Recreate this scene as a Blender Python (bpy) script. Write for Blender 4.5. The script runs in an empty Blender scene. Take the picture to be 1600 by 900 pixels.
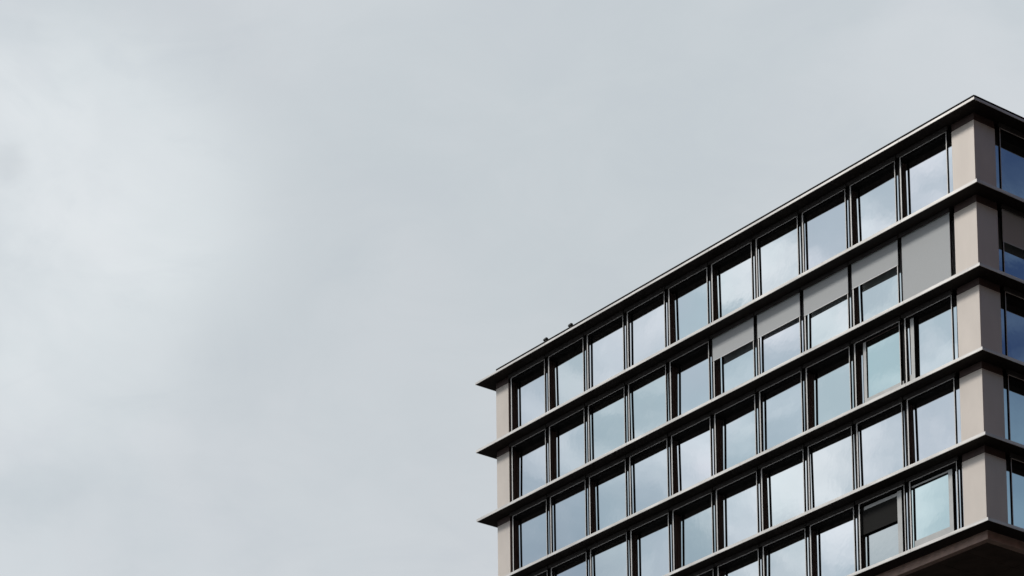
import bpy, bmesh, math, random
from mathutils import Matrix, Vector
R = math.radians
rnd = random.Random(7)
sc = bpy.context.scene
col = sc.collection

# ------------------------------------------------------------------ camera
GZ = 57.6                                   # height of the second ledge's lower lip above the ground
cam_d = bpy.data.cameras.new('camera')
cam = bpy.data.objects.new('camera', cam_d); col.objects.link(cam)
cam_d.sensor_width = 36.0
cam_d.lens = 4436.261 * 36.0 / 1600.0
cam_d.shift_x = (800 - 904.290) / 1600.0
cam_d.shift_y = (1959.433 - 450) / 1600.0
cam_d.clip_end = 9000
r0 = (0.62536015, 0.78020948, -0.01406606)
r1 = (-0.10567531, 0.06681466, -0.99215348)
r2 = (-0.77314773, 0.62193968, 0.12423211)
cam.matrix_world = Matrix(((r0[0], -r1[0], -r2[0], 73.4962), (r0[1], -r1[1], -r2[1], -80.3205),
                           (r0[2], -r1[2], -r2[2], -56.0351 + GZ), (0, 0, 0, 1)))
sc.camera = cam

# ------------------------------------------------------------------ sky and sun
SUN_AZ, SUN_EL = -152.0, 37.0               # azimuth clockwise from +Y
w = bpy.data.worlds.new("World"); sc.world = w; w.use_nodes = True
nt = w.node_tree; nt.nodes.clear()
def N(t, **k):
    n = nt.nodes.new(t)
    for a, b in k.items(): setattr(n, a, b)
    return n
L = nt.links.new
tc = N('ShaderNodeTexCoord')
nm = N('ShaderNodeVectorMath', operation='NORMALIZE'); L(tc.outputs['Generated'], nm.inputs[0])
D = nm.outputs[0]
def dirv(az, el):
    a, e = R(az), R(el); return (math.sin(a)*math.cos(e), math.cos(a)*math.cos(e), math.sin(e))
def noise(scale, detail=5, rough=.55, dist=0.0, off=(0, 0, 0), stretch=(1, 1, 1)):
    mp = N('ShaderNodeMapping'); mp.inputs['Location'].default_value = off; mp.inputs['Scale'].default_value = stretch
    L(D, mp.inputs[0]); n = N('ShaderNodeTexNoise'); L(mp.outputs[0], n.inputs['Vector'])
    n.inputs['Scale'].default_value = scale; n.inputs['Detail'].default_value = detail
    n.inputs['Roughness'].default_value = rough; n.inputs['Distortion'].default_value = dist
    return n.outputs['Fac']
def M(op, a, b=None, c=None):
    m = N('ShaderNodeMath', operation=op)
    for i, v in enumerate((a, b, c)):
        if v is None: continue
        if isinstance(v, (int, float)): m.inputs[i].default_value = v
        else: L(v, m.inputs[i])
    return m.outputs[0]
def ramp(v, lo, hi, a=0.0, b=1.0):
    m = N('ShaderNodeMapRange', interpolation_type='SMOOTHSTEP'); L(v, m.inputs[0])
    for i, x in zip((1, 2, 3, 4), (lo, hi, a, b)): m.inputs[i].default_value = x
    return m.outputs[0]
def mix(f, a, b):
    m = N('ShaderNodeMix', data_type='RGBA'); 
    if isinstance(f, (int, float)): m.inputs[0].default_value = f
    else: L(f, m.inputs[0])
    for i, x in ((6, a), (7, b)):
        if isinstance(x, tuple): m.inputs[i].default_value = (*x, 1)
        else: L(x, m.inputs[i])
    return m.outputs[2]
def near(az, el, deg, soft_noise=None, k=0.0):  # 1 at that direction, 0 beyond deg
    d = N('ShaderNodeVectorMath', operation='DOT_PRODUCT'); L(D, d.inputs[0]); d.inputs[1].default_value = dirv(az, el)
    ang = M('ARCCOSINE', M('MINIMUM', d.outputs['Value'], 1.0))
    if soft_noise is not None: ang = M('ADD', ang, M('MULTIPLY', M('SUBTRACT', soft_noise, .5), k))
    return ramp(ang, 0.0, R(deg), 1.0, 0.0)
n_big = noise(7, 3, .5, .3, (3, 1, 2))
n_fine = noise(22, 6, .6, .4, (5, 2, 1), (1, 1, 1.6))
# thin grey layer the camera looks at, with the bright opening on the left
layer = mix(ramp(n_big, .3, .7), (.560, .610, .645), (.605, .638, .673))
wob = noise(11, 4, .5, .4, (2, 6, 1))
p1 = near(-61.2, 27.5, 5.0, n_big, .07)
p2 = near(-61.5, 25.5, 4.8, wob, .06)
p3 = M('MULTIPLY', near(-64.6, 27.8, 6.0, wob, .07), .72)
patch = M('MULTIPLY', ramp(M('MAXIMUM', p1, M('MAXIMUM', M('MULTIPLY', p2, .85), p3)), 0.0, .92), ramp(n_fine, .2, .7, .86, 1.0))
layer = mix(patch, layer, (.715, .760, .785))
core = M('MULTIPLY', near(-60.8, 27.3, 2.6, wob, .06), ramp(n_fine, .3, .7, .5, 1.0))
layer = mix(core, layer, (.775, .805, .830))
layer = mix(M('MULTIPLY', near(-62.85, 27.8, .42, n_fine, .016), .30), layer, (.52, .545, .58))
# brighter broken cloud over the rest of the sky
nc = noise(14, 5, .5, .5, (1.3, 4.2, 0.7), (1, 1, 1.5))
nc2 = noise(30, 5, .6, .6, (2.3, 0.2, 1.7), (1, 1, 1.5))
cl = M('ADD', M('MULTIPLY', nc, .82), M('MULTIPLY', nc2, .18))
broken = mix(ramp(cl, .38, .60), (.51, .59, .66), (.88, .905, .955))
wisp = noise(16, 7, .62, .9, (1, 8, 4), (1, 1, 2.2))
layer = mix(M('MULTIPLY', ramp(wisp,   .46, .66), .14), layer, (.66, .69, .725))
layer = mix(M('MULTIPLY', ramp(wisp, .50, .34), .14), layer, (.50, .545, .60))
teal = mix(ramp(noise(17, 3, .5, .4, (7, 1, 3)), .42, .62), (1, 1, 1), (.96, 1.01, 1.0))
mt = N('ShaderNodeMix', data_type='RGBA', blend_type='MULTIPLY'); mt.inputs[0].default_value = 1; L(broken, mt.inputs[6]); L(teal, mt.inputs[7])
broken = mix(near(-126, 19.5, 8, n_big, .10), mt.outputs[2], (.21, .285, .37))
broken = mix(ramp(near(84, 20, 125), .08, .52), broken, (.085, .046, .036))      # unseen dark cloud added in the east to shade the right facade
clouds = mix(near(-52, 26, 40), broken, layer)
sky = N('ShaderNodeTexSky', sky_type='NISHITA', sun_disc=False)
sky.sun_elevation = R(SUN_EL); sky.sun_rotation = R(SUN_AZ % 360)
gap = M('MULTIPLY', near(47, 32, 26, nc, .30), 1.0)
gap = ramp(gap, .02, .25)
bgc = N('ShaderNodeBackground'); L(clouds, bgc.inputs[0]); bgc.inputs[1].default_value = 1.0
mixs = N('ShaderNodeMix', data_type='RGBA', blend_type='MULTIPLY'); mixs.inputs[0].default_value = 1
L(sky.outputs[0], mixs.inputs[6]); L(mix(ramp(nc, .38, .58), (.42, .50, .72, ), (1.1, 1.1, 1.1)), mixs.inputs[7])
sz = N('ShaderNodeSeparateXYZ'); L(D, sz.inputs[0])
low = mix(M('MULTIPLY', ramp(M('ADD', sz.outputs['Z'], M('MULTIPLY', nc2, .03)), .365, .44, 1, 0), .7), mixs.outputs[2], (5.6, 8.6, 10.5))
bgs = N('ShaderNodeBackground'); L(low, bgs.inputs[0]); bgs.inputs[1].default_value = .05
ms = N('ShaderNodeMixShader'); L(gap, ms.inputs[0]); L(bgc.outputs[0], ms.inputs[1]); L(bgs.outputs[0], ms.inputs[2])
wo = N('ShaderNodeOutputWorld'); L(ms.outputs[0], wo.inputs[0])

sd = bpy.data.lights.new('sun', 'SUN'); sun = bpy.data.objects.new('sun', sd); col.objects.link(sun)
sd.energy = 1.5; sd.angle = R(10); sd.color = (1.0, .95, .88)
sun.rotation_euler = Vector(dirv(SUN_AZ, SUN_EL)).to_track_quat('Z', 'Y').to_euler()
vs = sc.view_settings; vs.view_transform = 'Standard'; vs.look = 'None'; vs.exposure = 0.0; vs.gamma = 1.0
vs.use_curve_mapping = False
sc.cycles.max_bounces = 8; sc.cycles.glossy_bounces = 6

# ------------------------------------------------------------------ materials
def mat(name, rgb, rough=.5, metal=0.0, var=.12, nscale=3.0, bump=0.0, bscale=20, streak=None, spec=.5):
    m = bpy.data.materials.new(name); m.use_nodes = True; t = m.node_tree; b = t.nodes['Principled BSDF']
    tcn = t.nodes.new('ShaderNodeTexCoord'); mp = t.nodes.new('ShaderNodeMapping')
    mp.inputs['Scale'].default_value = streak or (1, 1, 1)
    t.links.new(tcn.outputs['Object'], mp.inputs[0])
    n = t.nodes.new('ShaderNodeTexNoise'); n.inputs['Scale'].default_value = nscale; n.inputs['Detail'].default_value = 6
    t.links.new(mp.outputs[0], n.inputs['Vector'])
    mr = t.nodes.new('ShaderNodeMapRange'); t.links.new(n.outputs['Fac'], mr.inputs[0])
    mr.inputs[1].default_value = .3; mr.inputs[2].default_value = .7; mr.inputs[3].default_value = 1-var; mr.inputs[4].default_value = 1+var
    vm = t.nodes.new('ShaderNodeVectorMath'); vm.operation = 'SCALE'; vm.inputs[0].default_value = rgb
    t.links.new(mr.outputs[0], vm.inputs['Scale']); t.links.new(vm.outputs[0], b.inputs['Base Color'])
    b.inputs['Roughness'].default_value = rough; b.inputs['Metallic'].default_value = metal
    b.inputs['Specular IOR Level'].default_value = spec
    if bump:
        n2 = t.nodes.new('ShaderNodeTexNoise'); n2.inputs['Scale'].default_value = bscale; n2.inputs['Detail'].default_value = 3
        t.links.new(tcn.outputs['Object'], n2.inputs['Vector'])
        bp = t.nodes.new('ShaderNodeBump'); bp.inputs['Strength'].default_value = 1.0; bp.inputs['Distance'].default_value = bump
        t.links.new(n2.outputs['Fac'], bp.inputs['Height']); t.links.new(bp.outputs[0], b.inputs['Normal'])
    return m
FASCIA = mat('pale_anodised_fascia', (.80, .77, .735), .34, .3, .20, 1.3, 0, streak=(.6, .6, 6))
SOFFIT = mat('black_soffit', (.024, .019, .017), .6, 0, .2, 2, spec=.12)
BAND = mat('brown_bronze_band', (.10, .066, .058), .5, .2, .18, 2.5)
PIER = mat('warm_grey_metal_panel', (.80, .72, .65), .30, .15, .05, 1.1, 0, streak=(1, 1, .5))
JOINT = mat('dark_joint', (.012, .010, .010), .7, 0, .1, spec=.1)
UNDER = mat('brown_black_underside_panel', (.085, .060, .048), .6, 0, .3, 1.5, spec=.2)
BAND_LIT = mat('brown_bronze_band_lit', (.52, .36, .30), .45, .2, .2, 2.5)  # same cladding as the other bands, bounce light painted in as lighter brown
RAIL = mat('grey_rail', (.74, .72, .70), .35, .2, .10, 2)
DARK = mat('dark_bronze', (.007, .006, .006), .6, 0, .2, 3, spec=.08)
MULL = mat('brown_mullion', (.11, .078, .068), .4, .2, .25, 4, streak=(1, 1, .3), spec=.3)
CASS = mat('dark_grey_cassette', (.060, .055, .053), .55, 0, .2, 2, spec=.2)
BLIND = mat('grey_blind_fabric', (.575, .60, .615), .75, 0, .05, 60, .0008, 160)
DBLIND = mat('charcoal_blind_fabric', (.007, .007, .0065), .9, 0, .1, 30)
BAR = mat('blind_bottom_bar', (.70, .69, .68), .35, .2, .05)
SASH = mat('grey_sash', (.52, .52, .51), .35, .3, .08, 2)
BODY = mat('dark_body', (.05, .045, .042), .8, 0, .1, 1)
def glass(name, tint, rough=.012, bump=.0016):
    m = mat(name, tint, rough, 1.0, .015, .6, bump, .9); return m
GLASS = glass('mirror_coated_glass', (.81, .84, .86), .012, .0010)
GLASS_B = glass('coated_glass_cool', (.81, .845, .85), .014, .0012)
GLASS_C = glass('coated_glass_violet', (.80, .82, .85), .012, .0009)
GLASS_A = glass('coated_glass_aqua', (.74, .87, .86), .012, .0009)
GLASS_DULL = glass('dull_glass', (.56, .60, .60), .05)

# ------------------------------------------------------------------ mesh helpers
def left(s, n, z): return (-s, n, z + GZ)      # s along the facade from the near corner, n depth inwards
def right(s, n, z): return (-n, s, z + GZ)
def drips(m):
    t = m.node_tree; b = t.nodes['Principled BSDF']; src = b.inputs['Base Color'].links[0].from_socket
    tcn = t.nodes.new('ShaderNodeTexCoord'); mp = t.nodes.new('ShaderNodeMapping'); mp.inputs['Scale'].default_value = (9, 9, .35)
    t.links.new(tcn.outputs['Object'], mp.inputs[0]); n = t.nodes.new('ShaderNodeTexNoise'); n.inputs['Scale'].default_value = 1.6; n.inputs['Detail'].default_value = 5
    t.links.new(mp.outputs[0], n.inputs['Vector'])
    r = t.nodes.new('ShaderNodeMapRange'); r.inputs[1].default_value = .52; r.inputs[2].default_value = .72; r.inputs[3].default_value = 1; r.inputs[4].default_value = .92
    t.links.new(n.outputs['Fac'], r.inputs[0]); v = t.nodes.new('ShaderNodeVectorMath'); v.operation = 'SCALE'
    t.links.new(src, v.inputs[0]); t.links.new(r.outputs[0], v.inputs['Scale']); t.links.new(v.outputs[0], b.inputs['Base Color'])
drips(FASCIA)
class MB:
    def __init__(self, mats): self.bm = bmesh.new(); self.mats = mats; self.n = 0
    def box(self, T, s0, s1, n0, n1, z0, z1, mi=0, front=None):
        """box in facade coordinates; front = material index of the outward face only"""
        c = {}
        for i, s in enumerate((s0, s1)):
            for j, n in enumerate((n0, n1)):
                for k, z in enumerate((z0, z1)): c[i, j, k] = self.bm.verts.new(T(s, n, z))
        q = [((0,0,0),(0,0,1),(0,1,1),(0,1,0)), ((1,0,0),(1,1,0),(1,1,1),(1,0,1)), ((0,0,0),(1,0,0),(1,0,1),(0,0,1)),
             ((0,1,0),(0,1,1),(1,1,1),(1,1,0)), ((0,0,0),(0,1,0),(1,1,0),(1,0,0)), ((0,0,1),(1,0,1),(1,1,1),(0,1,1))]
        for qi, f in enumerate(q):
            fc = self.bm.faces.new([c[v] for v in f]); fc.material_index = front if (front is not None and qi == 2) else mi
        return self
    def ell(self, n, w, t, z0, z1):
        """L-shaped corner piece: faces n inside both facades, legs w long and t thick"""
        pts = ((-n, n), (-w, n), (-w, t), (-t, t), (-t, w), (-n, w))
        lo = [self.bm.verts.new((x, y, GZ+z0)) for x, y in pts]; hi = [self.bm.verts.new((x, y, GZ+z1)) for x, y in pts]
        self.bm.faces.new(lo); self.bm.faces.new(hi)
        for i in range(6): self.bm.faces.new((lo[i], lo[(i+1) % 6], hi[(i+1) % 6], hi[i]))
        return self
    def poly(self, pts, mi=0):
        f = self.bm.faces.new([self.bm.verts.new(p) for p in pts]); f.material_index = mi
    def build(self, name, parent=None, bevel=0, origin=None):
        bmesh.ops.recalc_face_normals(self.bm, faces=self.bm.faces)
        me = bpy.data.meshes.new(name); self.bm.to_mesh(me); self.bm.free()
        for m in self.mats: me.materials.append(m)
        o = bpy.data.objects.new(name, me); col.objects.link(o); o.parent = parent
        if bevel:
            b = o.modifiers.new('bevel', 'BEVEL'); b.width = bevel; b.segments = 2; b.limit_method = 'ANGLE'
        return o
W = lambda x, y, z: (x, y, z)                  # plain world boxes

# ------------------------------------------------------------------ setting
g = bpy.data.meshes.new('ground'); S = 4000
gb = bmesh.new(); gb.faces.new([gb.verts.new(v) for v in ((-S,-S,0),(S,-S,0),(S,S,0),(-S,S,0))]); gb.to_mesh(g); gb.free()
g.materials.append(mat('asphalt', (.055, .053, .05), .9, 0, .25, .4, .004, 60))
go = bpy.data.objects.new('ground', g); col.objects.link(go); go['kind'] = 'structure'

# ------------------------------------------------------------------ the building
bld = bpy.data.objects.new('office_building', None); col.objects.link(bld)
bld['label'] = 'modern office block with long pale ledges, rows of mirror-glass windows and grey corner piers'
bld['category'] = 'building'
H, BAY, S0, LEN, DEP, LEDGE = 3.5, 2.942, 1.366, 31.85, 17.45, .725
ZK = {1: 3.484}; ZK.update({k: -(k-2)*H for k in range(2, 7)})
ZBOT = ZK[6] - .36

# dark inner body, roof and lower trunk (set well back under the overhang)
b = MB([BODY]); b.box(W, -LEN+.75, -.75, .75, DEP-.75, GZ+ZBOT+.12, GZ+ZK[1]+.02).build('wall', bld)
b = MB([BODY]); b.box(W, -LEN+4, -8, 7, DEP-3, 0, GZ+ZBOT+.02).build('lower_storeys', bld)

# ledges: dark slab with pale fascia in lengths
for k, z in ZK.items():
    e = LEDGE - .03
    sl = MB([SOFFIT]); sl.box(W, -LEN-e, e, -e, DEP+e, GZ+z+.004, GZ+z+(.09 if k == 1 else .115))
    led = sl.build('ledge', bld)
    f = MB([FASCIA, JOINT]); d = LEDGE; hz = .096 if k == 1 else .128; J = .007
    s = -d; 
    segs = []
    while s < LEN + d - .01:
        e2 = min(LEN + d, s + 2*BAY*(1 if s > 0 else .72)); segs.append((s, e2)); s = e2
    for a, c in segs:
        f.box(left, a + (0 if a == -d else J), c - (0 if c > LEN else J), -d, -d+.03, z, z+hz)
        if k > 1: f.box(left, a + (0 if a == -d else J), c - J, -d+.03, -d+.13, z+hz-.012, z+hz+.028 if False else z+hz-.002)
    s = -d + .03
    while s < DEP + d - .01:
        e2 = min(DEP + d, s + 2*BAY*(1 if s > 0 else .72))
        f.box(right, s + (0 if s < 0 else J), e2 - J, -d, -d+.03, z, z+hz); s = e2
    f.box(W, -LEN-d, -LEN-d+.03, -d+.03, DEP+d, GZ+z, GZ+z+hz)
    f.box(W, -LEN-d, d, DEP+d-.03, DEP+d-.001, GZ+z+.001, GZ+z+hz-.001)
    f.build('fascia', led)
    if k > 1:   # raised back strip on the ledge, just behind its lip
        u = MB([RAIL]); u.box(left, -.60, LEN+.60, -.62, -.59, z+.117, z+.172); u.box(right, -.585, DEP+.6, -.62, -.59, z+.117, z+.172)
        u.build('drip_strip', led)
# dark edge strip along the roof, starting a little in from the left tip
c = MB([JOINT]); z = ZK[1]
c.box(left, -.70, 30.9, -.715, -.66, z+.098, z+.192); c.box(right, -.655, DEP+.5, -.715, -.66, z+.098, z+.192)
c.build('roof_edge_strip', bld)

# slab band, corner piers, band under every ledge
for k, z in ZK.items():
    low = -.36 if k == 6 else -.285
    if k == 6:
        bd = MB([BAND_LIT]); bd.box(left, 0, LEN, .010, .30, z+low, z+.0).build('slab_band', bld)
        bd = MB([BAND_LIT]); bd.box(right, .302, DEP, .010, .30, z+low, z+.0).build('slab_band', bld)
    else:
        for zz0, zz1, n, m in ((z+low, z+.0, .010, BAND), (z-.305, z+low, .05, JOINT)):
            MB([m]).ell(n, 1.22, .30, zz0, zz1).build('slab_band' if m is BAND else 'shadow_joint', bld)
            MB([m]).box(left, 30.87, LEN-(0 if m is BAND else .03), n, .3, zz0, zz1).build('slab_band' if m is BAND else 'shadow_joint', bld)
    if k == 6: continue
    zb = ZK[k+1] + .117
    MB([PIER]).ell(0, 1.235, .50, zb, z-.305).build('corner_pier', bld, .012)
    p = MB([PIER]); p.box(left, 30.86, LEN, 0, .7, zb, z-.305); p.build('end_pier', bld, .012)
    p = MB([BODY]); p.box(W, -LEN+.002, -LEN+.3, .705, DEP, GZ+zb, GZ+z); p.box(W, -LEN+.31, 0, DEP-.3, DEP-.001, GZ+zb, GZ+z)
    p.build('rear_wall', bld)
# underside of the overhang, in dark panels
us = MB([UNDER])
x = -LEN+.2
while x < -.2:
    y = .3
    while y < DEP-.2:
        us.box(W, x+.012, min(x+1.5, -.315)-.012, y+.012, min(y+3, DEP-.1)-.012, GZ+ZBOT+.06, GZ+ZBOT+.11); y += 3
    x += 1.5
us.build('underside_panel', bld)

# ------------------------------------------------------------------ windows
DEEP, SHAL = .285, .150
TYPE = {1: 'DDSSDDSSDD', 2: 'DDSSDDSSDD', 3: 'DSDSDDSDSD', 4: 'DSSDDDDSSD', 5: 'SDSSDDSDSS'}  # leftmost bay first
BLINDS = {0: None, 1: -1.26, 2: -1.335, 3: -1.236, 4: -1.209}
def pane(T, s0, s1, n, z0, z1, parent, m=GLASS, tilt=(0, 0), back=.012):
    """a real sheet of glass, 12 mm thick, very slightly out of true"""
    cs, cz = (s0+s1)/2, z0
    def TT(s, dn, z): return T(s, n + dn + (z-cz)*tilt[0] + (s-cs)*tilt[1], z)
    p = MB([m]); p.box(TT, s0, s1, 0, back, z0, z1); return p.build('pane', parent)
def window(T, k, i, kind, nb):
    z = ZK[k]; zt = z - .148; zf = ZK[k+1] + .14
    s0 = S0 + i*BAY; s1 = s0 + BAY                      # mullion centre lines
    a0, a1 = s0 + .115, s1 - .115                       # outer edges of the rails
    blind_full = (T is left and k == 2 and i == 0)
    r = {'D': DEEP, 'S': SHAL}[kind]
    special = {(3, 0): 'post', (3, 1): 'proud', (5, 0): 'open', (5, 1): 'tilted'}.get((k, i)) if T is left else None
    f = MB([DARK, RAIL])
    f.box(T, a0+.034, a0+.072, 0, .105, zf, zt, 0, 1)
    f.box(T, a1-.078, a1-.012, 0, .075, zf, zt, 0, 1)
    f.box(T, a0+.081, a1-.081, -.012, .045, zt-.046, zt-.001, 0, 1)
    wn = f.build('window', bld)
    if special: wn['label'] = {'post': 'window with a second pale post near its left side', 'proud': 'window whose pale sash stands forward',
                               'open': 'window with a pale inner sash frame', 'tilted': 'window with pale sash bars, its upper half dark'}[special]
    cb = MB([CASS]); cb.box(T, s0+.03, s1-.03, -.095, -.014, z-.150, z+.0); cb.build('blind_box', wn)
    # head transom behind the rails
    h = MB([DARK]); h.box(T, s0+.052, s1-.052, .06, .34, z-.262, z+.002); h.build('head', wn)
    e0 = s0 + .052 if i else 1.24
    e1 = s1 - .052
    t = (rnd.uniform(-.010, .010), rnd.uniform(-.012, .012))
    zp0, zp1 = zf - .01, z - .264
    if special == 'post':
        pane(T, 3.90, e1, .20, zp0, zp1, wn, tilt=t); pane(T, e0, 3.70, .20, zp0, zp1, wn, tilt=(.004, -.004))
        q = MB([DARK, SASH]); q.box(T, 3.701, 3.899, .05, .23, zp0, zp1-.02, 0, 1); q.box(T, 3.90, e1-.2, .1, .16, zp0, zp0+.75, 0, 1); q.build('sash_frame', wn)
    elif special == 'proud':
        pane(T, e0, 6.485, .10, zp0, zp1, wn, GLASS_A, tilt=(.003, .002)); pane(T, 6.66, e1, .285, zp0, zp1, wn)
        q = MB([DARK, SASH, MULL]); q.box(T, 6.486, 6.655, .06, .26, zp0, zp1-.02, 0, 1); q.box(T, e0, 6.485, .062, .098, zp1-.04, zp1-.001, 0, 2)
        q.box(T, e0, 6.485, .06, .098, zp0, zp0+.62, 0, 1); q.build('sash_frame', wn)
    elif special == 'open':
        pane(T, 2.06, e1, .13, zp0, zp1, wn, GLASS_A, tilt=(.002, .003)); pane(T, e0, 1.80, .15, zp0, zp1, wn)
        q = MB([DARK, SASH]); q.box(T, 1.83, 2.05, .05, .14, zp0, zp1-.1, 0, 1); q.box(T, 2.051, e1-.1, .06, .14, zp1-.17, zp1-.1, 0, 1)
        q.box(T, 2.051, e1-.25, .055, .12, zp0, zp0+.66, 0, 1); q.box(T, 1.81, 2.05, .15, .30, zp0, zp1-.002, 0); q.build('sash_frame', wn)
    elif special == 'tilted':
        pane(T, 4.87, e1, .25, zp0, zp1-.05, wn, GLASS_DULL, tilt=(.002, .002)); pane(T, e0, 4.66, .15, zp0, zp1, wn)
        dk = MB([DBLIND]); dk.box(T, 4.94, e1-.03, .128, .136, z-1.49, zp1-.05); dk.build('blind', wn)['label'] = 'dark blind pulled half way down'
        q = MB([DARK, SASH]); q.box(T, 4.68, 4.93, .05, .24, zp0, zp1-.05, 0, 1); q.box(T, 4.931, e1-.3, .10, .125, zp1-.20, zp1-.06, 0, 1); q.build('sash_frame', wn)
    else:
        pane(T, e0, e1, r, zp0, zp1, wn, rnd.choice((GLASS, GLASS_B, GLASS_C)), tilt=t)
    zb = None
    if T is left and k == 2 and i in BLINDS: zb = BLINDS[i]; zb = zf + .01 if zb is None else z + zb
    if T is right and k == 2 and i in (0, 1): zb = z - (1.55 if i == 0 else 1.3)
    if zb is not None:
        bl = MB([BLIND, BAR]); o = a0+.02, a1-.02
        bl.box(T, a0+.004, a1-.004, -.012, -.004, zb+.03, z-.166)
        bl.box(T, a0+.002, a1-.002, -.018, -.002, zb, zb+.03, 1)
        bo = bl.build('blind', wn); bo['label'] = 'grey roller blind pulled ' + ('right down' if blind_full else 'partly down')
    return wn
def mullion(T, k, i):
    z = ZK[k]; sc_ = S0 + i*BAY
    m = MB([MULL, DARK]); m.box(T, sc_-.05, sc_+.05, .07, .42, ZK[k+1]+.12, z+.0, 0, 1); m.build('mullion', bld)
for k in range(1, 6):
    for i in range(10):
        window(left, k, i, TYPE[k][9-i], 10)
        mullion(left, k, i+1)
    for i in range(5):
        window(right, k, i, rnd.choice('DS'), 5) if i else window(right, k, i, 'D', 5)
        mullion(right, k, i+1)
    # far end of the short side
    p = MB([PIER]); p.box(right, DEP-1.1, DEP, 0, .5, ZK[k+1]+.117, ZK[k]-.305); p.build('end_pier', bld, .012)

# ------------------------------------------------------------------ the two small fixtures on the roof edge
FX = mat('black_fixture', (.02, .02, .022), .5); ST = mat('pale_stem', (.45, .45, .44), .4, .3)
def fixture(x, label):
    r = bpy.data.objects.new('roof_fixture', None); col.objects.link(r); r.location = (x, -.60, GZ + ZK[1] + .115)
    r['label'] = label; r['category'] = 'roof fixture'; r['group'] = 'small dark fixtures on the roof edge'
    return r
def tilted_box(mats, c, size, ang, name, parent, bev):
    bm = bmesh.new(); bmesh.ops.create_cube(bm, size=1); bmesh.ops.scale(bm, vec=size, verts=bm.verts)
    bmesh.ops.rotate(bm, matrix=Matrix.Rotation(ang, 3, 'Y'), verts=bm.verts); bmesh.ops.translate(bm, vec=c, verts=bm.verts)
    me = bpy.data.meshes.new(name); bm.to_mesh(me); bm.free(); me.materials.append(mats)
    o = bpy.data.objects.new(name, me); col.objects.link(o); o.parent = parent
    b = o.modifiers.new('bevel', 'BEVEL'); b.width = bev; b.segments = 2
    return o
f1 = fixture(-27.13, 'small black fixture on the roof edge, nearer the left tip of the roof')
parts = [tilted_box(FX, (0, 0, .225), (.24, .14, .10), R(-8), 'head', f1, .02),
         tilted_box(ST, (.03, 0, .085), (.05, .05, .17), 0, 'stem', f1, .008)]
f2 = fixture(-25.24, 'small black fixture on the roof edge, the one farther from the left tip')
for p_ in parts:
    q = p_.copy(); col.objects.link(q); q.parent = f2
